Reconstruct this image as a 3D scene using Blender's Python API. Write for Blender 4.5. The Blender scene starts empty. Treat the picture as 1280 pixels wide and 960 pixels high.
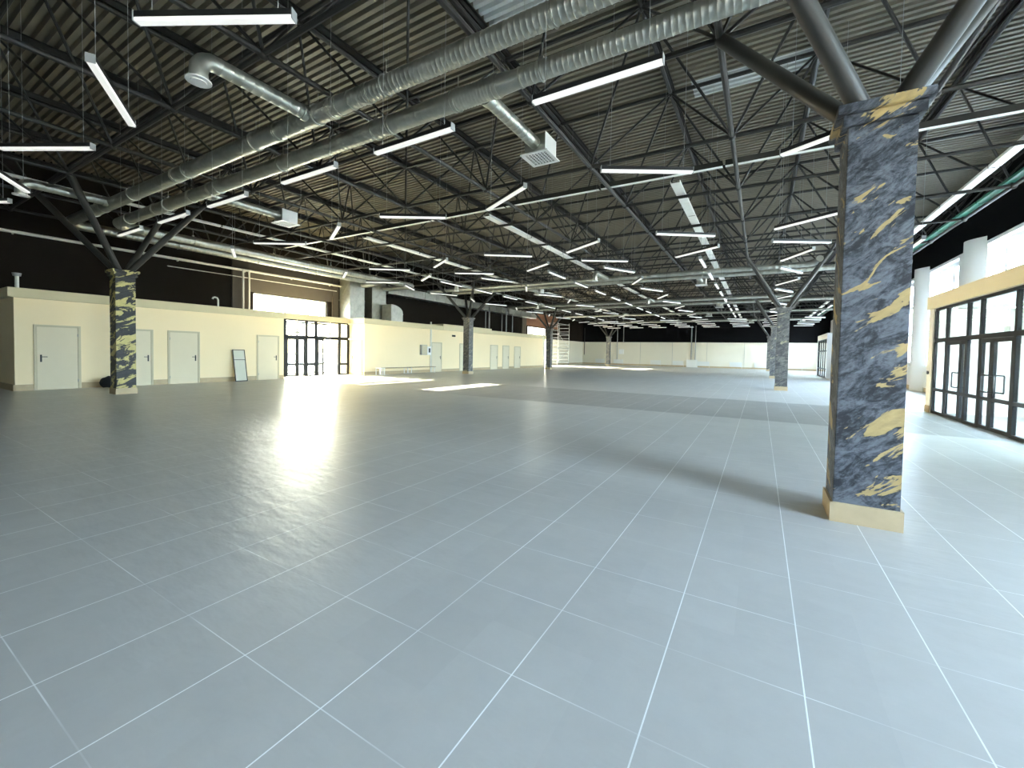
import bpy, bmesh, math, random
from mathutils import Vector, Matrix
random.seed(7)
scn = bpy.context.scene
COL = scn.collection
PI = math.pi

# ------------------------------------------------------------------ materials
def new_mat(name):
    m = bpy.data.materials.new(name); m.use_nodes = True
    nt = m.node_tree; nt.nodes.clear()
    out = nt.nodes.new('ShaderNodeOutputMaterial')
    return m, nt, out

def lin(c):
    return tuple(((x/255.0)/12.92 if x/255.0 <= 0.04045 else ((x/255.0+0.055)/1.055)**2.4) for x in c)

class NT:
    """small helper to wire node trees"""
    def __init__(s, nt): s.nt = nt
    def n(s, t, **kw):
        nd = s.nt.nodes.new(t)
        for k, v in kw.items():
            setattr(nd, k, v)
        return nd
    def l(s, a, b): s.nt.links.new(a, b)
    def math(s, op, a, b=None, clamp=False):
        nd = s.n('ShaderNodeMath', operation=op); nd.use_clamp = clamp
        for i, v in enumerate((a, b)):
            if v is None: continue
            if isinstance(v, (int, float)): nd.inputs[i].default_value = v
            else: s.l(v, nd.inputs[i])
        return nd.outputs[0]
    def mixc(s, f, a, b):
        nd = s.n('ShaderNodeMix', data_type='RGBA')
        for sock, v in ((nd.inputs[0], f), (nd.inputs[6], a), (nd.inputs[7], b)):
            if isinstance(v, (int, float)): sock.default_value = v
            elif isinstance(v, tuple): sock.default_value = (*v, 1)
            else: s.l(v, sock)
        return nd.outputs[2]
    def noise(s, vec, scale, detail=3, rough=.5, dist=0):
        nd = s.n('ShaderNodeTexNoise'); nd.inputs['Scale'].default_value = scale
        nd.inputs['Detail'].default_value = detail; nd.inputs['Roughness'].default_value = rough
        nd.inputs['Distortion'].default_value = dist
        if vec is not None: s.l(vec, nd.inputs['Vector'])
        return nd.outputs[0]
    def ramp(s, f, lo, hi):
        nd = s.n('ShaderNodeMapRange'); nd.inputs[1].default_value = lo; nd.inputs[2].default_value = hi
        nd.interpolation_type = 'SMOOTHSTEP'; s.l(f, nd.inputs[0]); return nd.outputs[0]

def plain(name, col, rough=.6, metal=0, var=.06, scale=3.0, bump=0, emit=0, spec=.5):
    m, nt, out = new_mat(name); h = NT(nt)
    b = h.n('ShaderNodeBsdfPrincipled')
    pos = h.n('ShaderNodeNewGeometry').outputs['Position']
    c = lin(col)
    f = h.noise(pos, scale, 4, .6)
    a = tuple(max(0, x*(1-var*2)) for x in c); d = tuple(min(1, x*(1+var*2)) for x in c)
    h.l(h.mixc(f, a, d), b.inputs['Base Color'])
    b.inputs['Roughness'].default_value = rough; b.inputs['Metallic'].default_value = metal
    b.inputs['Specular IOR Level'].default_value = spec
    if bump:
        bp = h.n('ShaderNodeBump'); bp.inputs['Strength'].default_value = bump; bp.inputs['Distance'].default_value = .01
        h.l(h.noise(pos, scale*12, 3), bp.inputs['Height']); h.l(bp.outputs[0], b.inputs['Normal'])
    if emit:
        b.inputs['Emission Color'].default_value = (1, .97, .92, 1); b.inputs['Emission Strength'].default_value = emit
    h.l(b.outputs[0], out.inputs[0])
    return m

M = {}
M['wall_cream'] = plain('painted_cream_wall', (243, 224, 184), .75, var=.02, scale=.6)
M['wall_porch'] = plain('porch_pale_wall', (234, 230, 216), .7, var=.02, scale=.6)
M['wall_white'] = plain('painted_white_wall', (226, 226, 222), .7, var=.02, scale=.6)
M['wall_end'] = plain('end_wall_cream', (226, 219, 198), .75, var=.02, scale=.6)
M['wall_dark'] = plain('dark_brown_black_wall_paint', (31, 26, 21), .85, var=.08, scale=.5, spec=.12)
M['wall_black'] = plain('black_wall_paint', (11, 11, 13), .9, var=.08, scale=.5, spec=.08)
M['fascia'] = plain('fascia_board_cream', (214, 202, 164), .7, var=.02)
M['fascia_yellow'] = plain('fascia_board_warm', (240, 228, 192), .7, var=.03, scale=.5)
M['base_wood'] = plain('beige_wood_look_skirting', (184, 164, 128), .55, var=.08, scale=6)
M['door'] = plain('grey_white_door_paint', (222, 211, 184), .6, var=.015, spec=.2)
M['door_frame'] = plain('door_frame_paint', (198, 188, 160), .6, var=.015, spec=.2)
M['black_metal'] = plain('black_metal', (26, 26, 27), .45, var=.05)
M['frame_dark'] = plain('anthracite_aluminium', (20, 20, 20), .45, var=.03, spec=.25)
M['frame_white'] = plain('white_upvc', (235, 237, 240), .4, var=.01)
M['steel_dark'] = plain('dark_painted_steel', (38, 37, 33), .5, var=.12, scale=2)
M['steel_strut'] = plain('grey_black_strut_paint', (52, 51, 46), .5, var=.12, scale=2)
M['white_metal'] = plain('white_painted_metal', (232, 232, 228), .4, var=.01)
M['lamp_white'] = plain('opal_diffuser', (244, 243, 238), .5, var=.005, emit=.06)  # faint glow added so the switched-off diffusers look white
M['grey_metal'] = plain('grey_metal', (150, 152, 150), .45, var=.05)
M['tray'] = plain('galvanised_tray', (244, 244, 236), .45, metal=0, var=.06, scale=4)
M['green_tray'] = plain('green_cable_tray', (40, 120, 96), .5, var=.06)  # one even green over the whole tray
M['pipe_white'] = plain('white_pipe', (222, 220, 208), .4, var=.03)
M['rubber'] = plain('black_cloth_bag', (12, 12, 13), .9, var=.2, scale=30, bump=.3)
M['concrete'] = plain('outdoor_paving', (190, 188, 182), .9, var=.08, scale=1)
M['facade'] = plain('outdoor_facade', (150, 158, 170), .9, var=.06, scale=.6)
M['brick'] = plain('brown_brick_wall', (108, 74, 54), .85, var=.2, scale=5)
M['wood_plank'] = plain('pale_wood_plank', (160, 140, 110), .6, var=.1, scale=8)
M['mirror'] = plain('pale_mirror_glass', (214, 214, 198), .15, var=.02)  # one pale glossy non-metal colour
M['roof_top'] = plain('grey_roofing', (110, 110, 108), .9)
M['radiator'] = plain('white_radiator_enamel', (224, 224, 216), .4, var=.01)

def galv(name, ribs):
    m, nt, out = new_mat(name); h = NT(nt)
    b = h.n('ShaderNodeBsdfPrincipled')
    pos = h.n('ShaderNodeNewGeometry').outputs['Position']
    f = h.noise(pos, 5, 4, .6)
    h.l(h.mixc(f, lin((150, 151, 141)), lin((204, 205, 195))), b.inputs['Base Color'])
    b.inputs['Metallic'].default_value = .85
    r = h.ramp(h.noise(pos, 3, 3), .2, .8)
    h.l(h.math('ADD', h.math('MULTIPLY', r, .14), .3), b.inputs['Roughness'])
    h.l(b.outputs[0], out.inputs[0]); return m
M['galv'] = galv('galvanised_steel', False)

def floor_mat():
    m, nt, out = new_mat('grey_porcelain_floor_tiles'); h = NT(nt)
    b = h.n('ShaderNodeBsdfPrincipled')
    pos = h.n('ShaderNodeNewGeometry').outputs['Position']
    sx = h.n('ShaderNodeSeparateXYZ'); h.l(pos, sx.inputs[0])
    U = h.math('DIVIDE', h.math('ADD', sx.outputs[0], .3764), .60286)
    V = h.math('DIVIDE', h.math('SUBTRACT', sx.outputs[1], .51736), .59882)
    def line(u, w):
        fr = h.math('FRACT', h.math('ADD', u, 100.5))
        d = h.math('ABSOLUTE', h.math('SUBTRACT', fr, .5))
        return h.math('LESS_THAN', d, w)
    # the joints along the hall are wider and cleaner than the cross joints
    lu = line(U, .0055); lv = line(V, .0045)
    n1 = h.ramp(h.noise(pos, 1.3, 3), .42, .62)
    lv = h.math('MULTIPLY', lv, h.math('ADD', h.math('MULTIPLY', n1, .55), .16))
    lu = h.math('MULTIPLY', lu, h.math('ADD', h.math('MULTIPLY', h.ramp(h.noise(pos, .7, 2), .3, .6), .5), .5))
    grout = h.math('MAXIMUM', lu, lv)
    fu = h.math('FLOOR', h.math('ADD', U, .5)); fv = h.math('FLOOR', h.math('ADD', V, .5))
    cx = h.n('ShaderNodeCombineXYZ'); h.l(fu, cx.inputs[0]); h.l(fv, cx.inputs[1])
    wn = h.n('ShaderNodeTexWhiteNoise'); h.l(cx.outputs[0], wn.inputs['Vector'])
    tone = h.math('ADD', h.math('MULTIPLY', wn.outputs[0], .05), .975)
    big = h.noise(pos, .35, 4, .6); fine = h.noise(pos, 5, 5, .65)
    smud = h.math('ADD', h.math('MULTIPLY', big, .2), h.math('MULTIPLY', fine, .16))
    tone = h.math('MULTIPLY', tone, h.math('ADD', smud, .82))
    # the strip between the two entrances is darker and rougher, fading out toward low x
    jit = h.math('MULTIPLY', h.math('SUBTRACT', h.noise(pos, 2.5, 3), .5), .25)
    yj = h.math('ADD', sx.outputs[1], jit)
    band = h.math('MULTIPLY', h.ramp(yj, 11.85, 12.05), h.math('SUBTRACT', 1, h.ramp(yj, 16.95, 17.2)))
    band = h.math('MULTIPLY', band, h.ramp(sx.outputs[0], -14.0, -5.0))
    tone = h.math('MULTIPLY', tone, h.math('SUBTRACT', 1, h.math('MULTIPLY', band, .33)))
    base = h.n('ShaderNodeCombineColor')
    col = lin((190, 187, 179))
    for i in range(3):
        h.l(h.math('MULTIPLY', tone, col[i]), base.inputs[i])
    # small dark specks of dirt
    vo = h.n('ShaderNodeTexVoronoi'); vo.inputs['Scale'].default_value = .9; h.l(pos, vo.inputs['Vector'])
    sp = h.math('LESS_THAN', vo.outputs['Distance'], .010)
    c1 = h.mixc(grout, base.outputs[0], lin((252, 252, 248)))
    c2 = h.mixc(h.math('MULTIPLY', sp, .8), c1, lin((50, 48, 44)))
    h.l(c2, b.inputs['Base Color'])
    rr = h.math('ADD', h.math('MAXIMUM', h.math('MULTIPLY', h.noise(pos, 1.2, 5, .65), .22), .09), .225)
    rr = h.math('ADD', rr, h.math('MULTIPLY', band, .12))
    h.l(rr, b.inputs['Roughness'])
    b.inputs['Specular IOR Level'].default_value = .42
    mp = h.n('ShaderNodeMapping'); mp.inputs['Scale'].default_value = (1.0, 2.4, 1); mp.inputs['Rotation'].default_value = (0, 0, .5)
    h.l(pos, mp.inputs[0])
    bp = h.n('ShaderNodeBump'); bp.inputs['Strength'].default_value = .34; bp.inputs['Distance'].default_value = .02
    hh = h.math('ADD', h.noise(mp.outputs[0], 3.2, 3, .5), h.math('MULTIPLY', grout, -.15))
    h.l(hh, bp.inputs['Height']); h.l(bp.outputs[0], b.inputs['Normal'])
    h.l(b.outputs[0], out.inputs[0]); return m
M['floor'] = floor_mat()

def deck_mat():
    m, nt, out = new_mat('dark_painted_trapezoidal_sheet'); h = NT(nt)
    b = h.n('ShaderNodeBsdfPrincipled')
    pos = h.n('ShaderNodeNewGeometry').outputs['Position']
    sx = h.n('ShaderNodeSeparateXYZ'); h.l(pos, sx.inputs[0])
    def box(x0, x1, y0, y1):
        a = h.math('MULTIPLY', h.math('GREATER_THAN', sx.outputs[0], x0), h.math('LESS_THAN', sx.outputs[0], x1))
        c = h.math('MULTIPLY', h.math('GREATER_THAN', sx.outputs[1], y0), h.math('LESS_THAN', sx.outputs[1], y1))
        return h.math('MULTIPLY', a, c)
    # three sheets that were left unpainted
    k = h.math('MAXIMUM', box(-1.72, 1.0, 11.5, 12.25), box(-5.15, -2.2, 6.2, 8.1))
    f = h.noise(pos, .8, 3)
    dark = h.mixc(f, lin((112, 106, 92)), lin((130, 123, 106)))
    h.l(h.mixc(k, dark, lin((196, 200, 198))), b.inputs['Base Color'])
    b.inputs['Roughness'].default_value = .5; b.inputs['Metallic'].default_value = .1
    h.l(b.outputs[0], out.inputs[0]); return m
M['deck'] = deck_mat()

def column_mat(name, dark, light, gold, g_lo, g_hi, seed, ang):
    m, nt, out = new_mat(name); h = NT(nt)
    b = h.n('ShaderNodeBsdfPrincipled')
    pos = h.n('ShaderNodeNewGeometry').outputs['Position']
    sx = h.n('ShaderNodeSeparateXYZ'); h.l(pos, sx.inputs[0])
    u = h.math('ADD', sx.outputs[0], h.math('MULTIPLY', sx.outputs[1], 1.0))
    ca, sa = math.cos(ang), math.sin(ang)
    s = h.math('ADD', h.math('MULTIPLY', u, ca), h.math('MULTIPLY', sx.outputs[2], sa))     # along the stroke
    t = h.math('SUBTRACT', h.math('MULTIPLY', sx.outputs[2], ca), h.math('MULTIPLY', u, sa))  # across the stroke
    def vec(a, c, z):
        cx = h.n('ShaderNodeCombineXYZ')
        h.l(h.math('MULTIPLY', s, a), cx.inputs[0]); h.l(h.math('MULTIPLY', t, c), cx.inputs[1]); cx.inputs[2].default_value = z
        return cx.outputs[0]
    n1 = h.noise(vec(3.4, 7, seed), 1, 7, .72, .9)
    n2 = h.noise(vec(14, 30, seed+3), 1, 4, .7, .4)
    f = h.ramp(h.math('ADD', h.math('MULTIPLY', n1, .7), h.math('MULTIPLY', n2, .3)), .40, .62)
    base = h.mixc(f, lin(dark), lin(light))
    n3 = h.noise(vec(1.9, 5.2, seed+9), 1, 4, .62, .8)
    n3 = h.math('ADD', n3, h.math('MULTIPLY', h.math('SUBTRACT', n2, .5), .08)); g = h.ramp(n3, g_lo, g_hi)
    gcol = h.mixc(h.noise(vec(8, 20, seed+5), 1, 3), lin(tuple(x*.72 for x in gold)), lin(gold))
    h.l(h.mixc(g, base, gcol), b.inputs['Base Color'])
    b.inputs['Roughness'].default_value = .5
    bp = h.n('ShaderNodeBump'); bp.inputs['Strength'].default_value = .5; bp.inputs['Distance'].default_value = .02
    h.l(h.math('ADD', n1, h.math('MULTIPLY', n2, .6)), bp.inputs['Height']); h.l(bp.outputs[0], b.inputs['Normal'])
    h.l(b.outputs[0], out.inputs[0]); return m
M['col_navy'] = column_mat('navy_grey_paint_with_gold_strokes', (17, 23, 30), (104, 109, 116), (200, 172, 112), .575, .605, 2.0, .62)
M['col_black'] = column_mat('black_paint_with_gold_strokes', (11, 11, 10), (40, 39, 35), (216, 200, 124), .515, .55, 11.0, .42)
M['col_grey'] = column_mat('grey_paint_with_pale_strokes', (62, 62, 62), (120, 118, 112), (176, 170, 140), .60, .64, 23.0, .5)

def glass_mat(name, tint, refl):
    m, nt, out = new_mat(name); h = NT(nt)
    tr = h.n('ShaderNodeBsdfTransparent'); tr.inputs[0].default_value = (*tint, 1)
    gl = h.n('ShaderNodeBsdfGlossy'); gl.inputs['Roughness'].default_value = .02
    fr = h.n('ShaderNodeFresnel'); fr.inputs[0].default_value = 1.5
    mx = h.n('ShaderNodeMixShader')
    front = h.math('SUBTRACT', 1, h.n('ShaderNodeNewGeometry').outputs['Backfacing'])
    h.l(h.math('MULTIPLY', h.math('MULTIPLY', fr.outputs[0], refl, True), front), mx.inputs[0])
    h.l(tr.outputs[0], mx.inputs[1]); h.l(gl.outputs[0], mx.inputs[2]); h.l(mx.outputs[0], out.inputs[0])
    return m
M['glass'] = glass_mat('clear_pane_glass', (.93, .96, .95), 1.6)

# ------------------------------------------------------------------ mesh helpers
class MB:
    def __init__(s): s.bm = bmesh.new()
    def box(s, x0, x1, y0, y1, z0, z1, bev=0):
        if x0 > x1: x0, x1 = x1, x0
        if y0 > y1: y0, y1 = y1, y0
        if z0 > z1: z0, z1 = z1, z0
        r = bmesh.ops.create_cube(s.bm, size=1)
        for v in r['verts']:
            v.co = Vector((x0+(v.co.x+.5)*(x1-x0), y0+(v.co.y+.5)*(y1-y0), z0+(v.co.z+.5)*(z1-z0)))
        if bev:
            ed = list({e for v in r['verts'] for e in v.link_edges})
            bmesh.ops.bevel(s.bm, geom=ed, offset=bev, segments=2, affect='EDGES')
        return s
    def obox(s, p, q, w, h_, up=Vector((0, 0, 1))):
        """a bar of width w and height h_ from p to q"""
        p, q = Vector(p), Vector(q); d = (q-p); L = d.length; d.normalize()
        sd = d.cross(up)
        if sd.length < 1e-4: sd = Vector((1, 0, 0))
        sd.normalize(); u = sd.cross(d)
        r = bmesh.ops.create_cube(s.bm, size=1)
        for v in r['verts']:
            c = v.co.copy(); v.co = p + d*((c.x+.5)*L) + sd*(c.y*w) + u*(c.z*h_)
        return s
    def tube(s, p, q, r, seg=10, r2=None, caps=True):
        p, q = Vector(p), Vector(q); d = q-p; L = d.length
        if L < 1e-6: return s
        res = bmesh.ops.create_cone(s.bm, cap_ends=caps, segments=seg, radius1=r, radius2=r if r2 is None else r2, depth=L)
        rot = d.to_track_quat('Z', 'Y').to_matrix().to_4x4()
        bmesh.ops.transform(s.bm, matrix=Matrix.Translation((p+q)/2) @ rot, verts=res['verts'])
        return s
    def path(s, pts, r, seg=12):
        """a round tube swept through points, with mitred rings"""
        pts = [Vector(p) for p in pts]; rings = []
        n = len(pts); prev = None
        for i, p in enumerate(pts):
            t = ((pts[min(i+1, n-1)]-p).normalized() + (p-pts[max(i-1, 0)]).normalized())
            t.normalize()
            if prev is None:
                a = t.cross(Vector((0, 0, 1)))
                if a.length < 1e-3: a = t.cross(Vector((1, 0, 0)))
            else: a = prev - t*prev.dot(t)
            a.normalize(); prev = a; b_ = t.cross(a)
            rr = r[i] if isinstance(r, (list, tuple)) else r
            rings.append([s.bm.verts.new(p + a*rr*math.cos(2*PI*k/seg) + b_*rr*math.sin(2*PI*k/seg)) for k in range(seg)])
        for A, B in zip(rings, rings[1:]):
            for k in range(seg):
                s.bm.faces.new((A[k], A[(k+1) % seg], B[(k+1) % seg], B[k]))
        s.bm.faces.new(rings[0][::-1]); s.bm.faces.new(rings[-1]); return s
    def ball(s, c, r, seg=8):
        res = bmesh.ops.create_uvsphere(s.bm, u_segments=seg, v_segments=max(4, seg//2+1), radius=r)
        bmesh.ops.translate(s.bm, vec=Vector(c), verts=res['verts']); return s
    def poly(s, pts):
        s.bm.faces.new([s.bm.verts.new(Vector(p)) for p in pts]); return s
    def build(s, name, mat, parent=None, smooth=False, loc=None):
        bmesh.ops.recalc_face_normals(s.bm, faces=s.bm.faces[:])
        me = bpy.data.meshes.new(name); s.bm.to_mesh(me); s.bm.free()
        if smooth:
            for p in me.polygons: p.use_smooth = True
            try: me.set_sharp_from_angle(angle=math.radians(40))
            except Exception: pass
        me.materials.append(mat)
        o = bpy.data.objects.new(name, me); COL.objects.link(o)
        if parent is not None:
            o.parent = parent
            o.matrix_parent_inverse = parent.matrix_basis.inverted()
        return o

def empty(name, loc=(0, 0, 0), rz=0):
    o = bpy.data.objects.new(name, None); COL.objects.link(o)
    o.location = loc; o.rotation_euler = (0, 0, rz); o.empty_display_size = .2
    return o
def thing(o, label, cat, group=None):
    o['label'] = label; o['category'] = cat; o['kind'] = 'thing'
    if group: o['group'] = group
    return o
def struct(o, label=None):
    o['kind'] = 'structure'
    if label: o['label'] = label
    return o
def box(name, mat, b, parent=None, bev=0, smooth=False):
    return MB().box(*b, bev=bev).build(name, mat, parent, smooth)

def copy_tree(o, parent=None):
    c = o.copy(); COL.objects.link(c)
    if parent is not None:
        c.parent = parent; c.matrix_parent_inverse = o.matrix_parent_inverse.copy()
    for ch in o.children: copy_tree(ch, c)
    return c

# ------------------------------------------------------------------ key dimensions (metres, camera stands at x=0 y=0)
XL, XR, YB, YF = -23.6, 7.0, -7.0, 61.5        # the hall's inner faces
P3 = 3.058                                     # module of the roof lattice
CX = (.887, .887-6*P3)                         # column lines
CY = (5.25, 5.25+6*P3, 36.6, 36.6+6*P3)
ZB, ZT = 6.08, 8.2                             # lattice chords
ZD = 8.42                                      # underside of the roof sheet

# ------------------------------------------------------------------ setting: floor, ceiling, walls
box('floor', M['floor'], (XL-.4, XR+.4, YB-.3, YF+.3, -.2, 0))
struct(bpy.data.objects['floor'], 'grey square floor tiles with pale joints across the hall')

def deck():
    m = MB(); pitch = .1875; y = YB-.3; prof = []
    while y < YF+.3:
        prof += [(y, ZD), (y+.088, ZD), (y+.108, ZD+.115), (y+.167, ZD+.115)]
        y += pitch
    bm = m.bm
    A = [bm.verts.new((XL-.4, a, b)) for a, b in prof]; B = [bm.verts.new((XR+.4, a, b)) for a, b in prof]
    for i in range(len(prof)-1):
        bm.faces.new((A[i], A[i+1], B[i+1], B[i]))
    m.box(XL-.5, XR+.5, YB-.4, YF+.4, ZD+.13, ZD+.33)
    return m.build('ceiling', M['deck'])
ceil = struct(deck(), 'dark corrugated steel roof sheet')
for i in range(-8, 3):
    x = CX[0] + i*P3
    m = MB()
    m.box(x-.012, x+.012, YB-.2, YF+.2, ZT+.06, ZD); m.box(x-.06, x+.06, YB-.2, YF+.2, ZD-.014, ZD-.002); m.box(x-.06, x+.06, YB-.2, YF+.2, ZT+.055, ZT+.068)
    m.build('purlin', M['steel_dark'], ceil)

# left long wall with its openings (built as strips around them)
def wall_with_holes(name, mat, axis, c0, c1, a0, a1, z0, z1, holes, label):
    """a wall slab between c0..c1 in thickness, a0..a1 along, with rectangular holes (a,b,z0,z1)"""
    ys = sorted({a0, a1, *[h[0] for h in holes], *[h[1] for h in holes]})
    zs = sorted({z0, z1, *[h[2] for h in holes], *[h[3] for h in holes]})
    m = MB()
    for ya, yb in zip(ys, ys[1:]):
        zrun = None
        for za, zb in zip(zs, zs[1:]):
            inside = any(h[0] <= ya and yb <= h[1] and h[2] <= za and zb <= h[3] for h in holes)
            if not inside:
                if zrun is None: zrun = za
            if inside and zrun is not None:
                m.box(*((c0, c1, ya, yb) if axis == 'x' else (ya, yb, c0, c1)), zrun, za); zrun = None
        if zrun is not None:
            m.box(*((c0, c1, ya, yb) if axis == 'x' else (ya, yb, c0, c1)), zrun, zs[-1])
    return struct(m.build(name, mat), label)

HL = [(12.35, 19.0, 0, 3.1), (12.5, 17.0, 3.5, 4.5), (43.6, 48.6, 3.75, 4.65), (45.2, 49.4, 0, 3.3)]
wall_with_holes('wall_left', M['wall_dark'], 'x', XL-.45, XL, YB-.4, YF, 0, 8.5, HL, 'dark brown wall above the cream rooms')
HR = []
y = -5.6
pier_y = []
while y < 58:
    HR.append((y, y+4.15, 1.28, 5.83)); pier_y.append(y-1.75); y += 6.0
HR = HR[1:]
# windows measured: 24.6..28.7 -> shift the rhythm so one falls there
sh = 24.55 - (-5.6 + 5*6.0)
HR = [(a+sh, b+sh, 4.5 if (b+sh > 9.2 and a+sh < 17.3) or (b+sh > 40.1 and a+sh < 46.2) else c, d) for a, b, c, d in HR]; pier_y = [p+sh for p in pier_y]
HRd = [(9.4, 17.0, 0, 3.07), (40.4, 46.0, 0, 3.07)]
wall_with_holes('wall_right', M['wall_white'], 'x', XR, XR+.45, YB-.4, YF, 0, 5.95, HR+HRd, 'white window wall on the street side')
struct(box('wall_right_top', M['wall_black'], (XR-.02, XR+.45, YB-.4, YF, 5.95, 8.5)), 'black band of wall above the street windows')
struct(box('wall_far', M['wall_end'], (XL-.45, XR+.45, YF, YF+.3, 0, 3.35)), 'low white end wall')
struct(box('wall_far_top', M['wall_black'], (XL-.45, XR+.45, YF-.02, YF+.3, 3.35, 8.5)), 'black upper end wall')
HBK = [(4.2, 5.8, .3, 3.0)]  # unseen opening, added and sized to light the near column's front
wall_with_holes('wall_back', M['wall_white'], 'y', YB-.45, YB, XL-.4, XR+.4, 0, 8.5, HBK, 'back wall with an added opening behind the camera')
m = MB()
for k in range(1, 7):
    x = XL + k*4.37
    m.box(x-.012, x+.012, YF-.03, YF, 0.2, 3.35)
struct(m.build('trim_1', M['grey_metal']), 'joints of the end wall panels')

# skirting
struct(box('baseboard_far', M['base_wood'], (XL, XR, YF-.03, YF-.001, 0, .2)), 'beige skirting of the end wall')
m = MB()
m.box(XR-.03, XR-.001, 17.5, 40.0, 0, .2); m.box(XR-.03, XR-.001, 46.3, YF-.04, 0, .2); m.box(XR-.03, XR-.001, YB, 9.2, 0, .2)
struct(m.build('baseboard_right', M['base_wood']), 'beige skirting under the street windows')

# ------------------------------------------------------------------ street windows (right wall)
def window_unit(n, a, b, z0, z1, mulls, sill=True):
    t = empty('window_%d' % n, (XR, (a+b)/2, z0)); struct(t, 'white framed street window with small sashes')
    m = MB(); x0, x1 = XR+.24, XR+.27; w = .14
    m.box(x0, x1, a, b, z0, z0+w); m.box(x0, x1, a, b, z1-w, z1); m.box(x0, x1, a, a+w, z0+w, z1-w); m.box(x0, x1, b-w, b, z0+w, z1-w)
    zt = z0 + (z1-z0)*.70 if z1-z0 > 2 else z0+w/2
    m.box(x0, x1, a+w, b-w, zt-w/2, zt+w/2)
    tall = z1-z0 > 2
    zt2 = z0 + (z1-z0)*.36 if tall else zt
    if tall: m.box(x0, x1, a+w, b-w, zt2-w/2, zt2+w/2)
    for k in range(1, mulls):
        y = a + (b-a)*k/mulls; m.box(x0, x1, y-w/2, y+w/2, zt+w/2, z1-w)
        if tall: m.box(x0, x1, y-w/2, y+w/2, z0+w, zt2-w/2); m.box(x0, x1, y-w/2, y+w/2, zt2+w/2, zt-w/2)
    m.build('window_frame', M['frame_white'], t)
    m = MB(); s_ = .09
    for k in range(mulls):
        ya = a + (b-a)*k/mulls + .1; yb = a + (b-a)*(k+1)/mulls - .1; za, zb = zt+.12, z1-.12
        if k % 2: continue
        for bb in ((ya, yb, za, za+s_), (ya, yb, zb-s_, zb), (ya, ya+s_, za+s_, zb-s_), (yb-s_, yb, za+s_, zb-s_)):
            m.box(x0-.02, x0+.002, *bb)
    m.build('sash', M['frame_white'], t)
    box('pane', M['glass'], (XR+.255, XR+.265, a+.03, b-.03, z0+.03, z1-.03), t)
    box('window_sill', M['frame_white'], (XR-.06, XR+.22, a-.03, b+.03, z0-.04, z0), t)
nwin = 0
for (a, b, c, d) in HR:
    nwin += 1
    window_unit(nwin, a, b, c, d, 3)
# half-round white piers between the windows
k = 0
for py in pier_y:
    m = MB(); r = .78
    pts = [(XR-.38*math.sin(PI*i/14), py+.78-1.56*i/14+.0) for i in range(15)]
    bm = m.bm
    lo = [bm.verts.new((x, y, 0)) for x, y in pts]; hi = [bm.verts.new((x, y, 6.12)) for x, y in pts]
    for i in range(14): bm.faces.new((lo[i], lo[i+1], hi[i+1], hi[i]))
    bm.faces.new(hi); bm.faces.new(lo[::-1]); bm.faces.new((lo[0], hi[0], hi[-1], lo[-1]))
    if py > YB+1 and not (9 < py < 16.2) and not (39.8 < py < 46.5):
        k += 1
        o = m.build('trim_%d' % (k+1), M['wall_white'], smooth=True); struct(o, 'half-round white pier between street windows')
    elif 9 < py < 16.2 or 39.8 < py < 46.5:
        k += 1
        for v in lo: v.co.z = 3.42
        o = m.build('trim_%d' % (k+1), M['wall_white'], smooth=True); struct(o, 'half-round white pier above a porch')
    else: m.bm.free()

# ------------------------------------------------------------------ glazed porches
def glazing(n, label, X, ys, z_tr, z_top, rail, doors, mat, w=.045, th=.07):
    """framed glass wall in the plane x=X. ys: mullions; doors: list of (y_low, y_high, split, handle_side)"""
    t = empty('window_%d' % n, (X, (ys[0]+ys[-1])/2, 0)); struct(t, label)
    m = MB(); x0, x1 = X-th/2, X+th/2
    lo, hi = ys[0], ys[-1]
    m.box(x0, x1, lo, hi, z_top-.07, z_top); m.box(x0, x1, lo, hi, z_tr-w*1.2, z_tr+w*1.2)
    for y in ys:
        m.box(x0, x1, y-w, y+w, .0, z_tr-.05); m.box(x0, x1, y-w, y+w, z_tr+.05, z_top-.07)
    for a, b in zip(ys, ys[1:]):
        if any(abs(a-d[0]) < .02 for d in doors): continue
        m.box(x0, x1, a+w, b-w, 0, .07); m.box(x0, x1, a+w, b-w, rail-w*.9, rail+w*.9)
    m.build('window_frame', mat, t)
    for a, b in zip(ys, ys[1:]):
        box('pane', M['glass'], (X-.005, X+.005, a+w-.01, b-w+.01, z_tr+.045, z_top-.065), t)
        if not any(abs(a-d[0]) < .02 for d in doors):
            box('pane', M['glass'], (X-.005, X+.005, a+w-.01, b-w+.01, rail+.03, z_tr-.045), t)
            box('pane', M['glass'], (X-.005, X+.005, a+w-.01, b-w+.01, .065, rail-.03), t)
    return t
ndoor = 0
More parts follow.
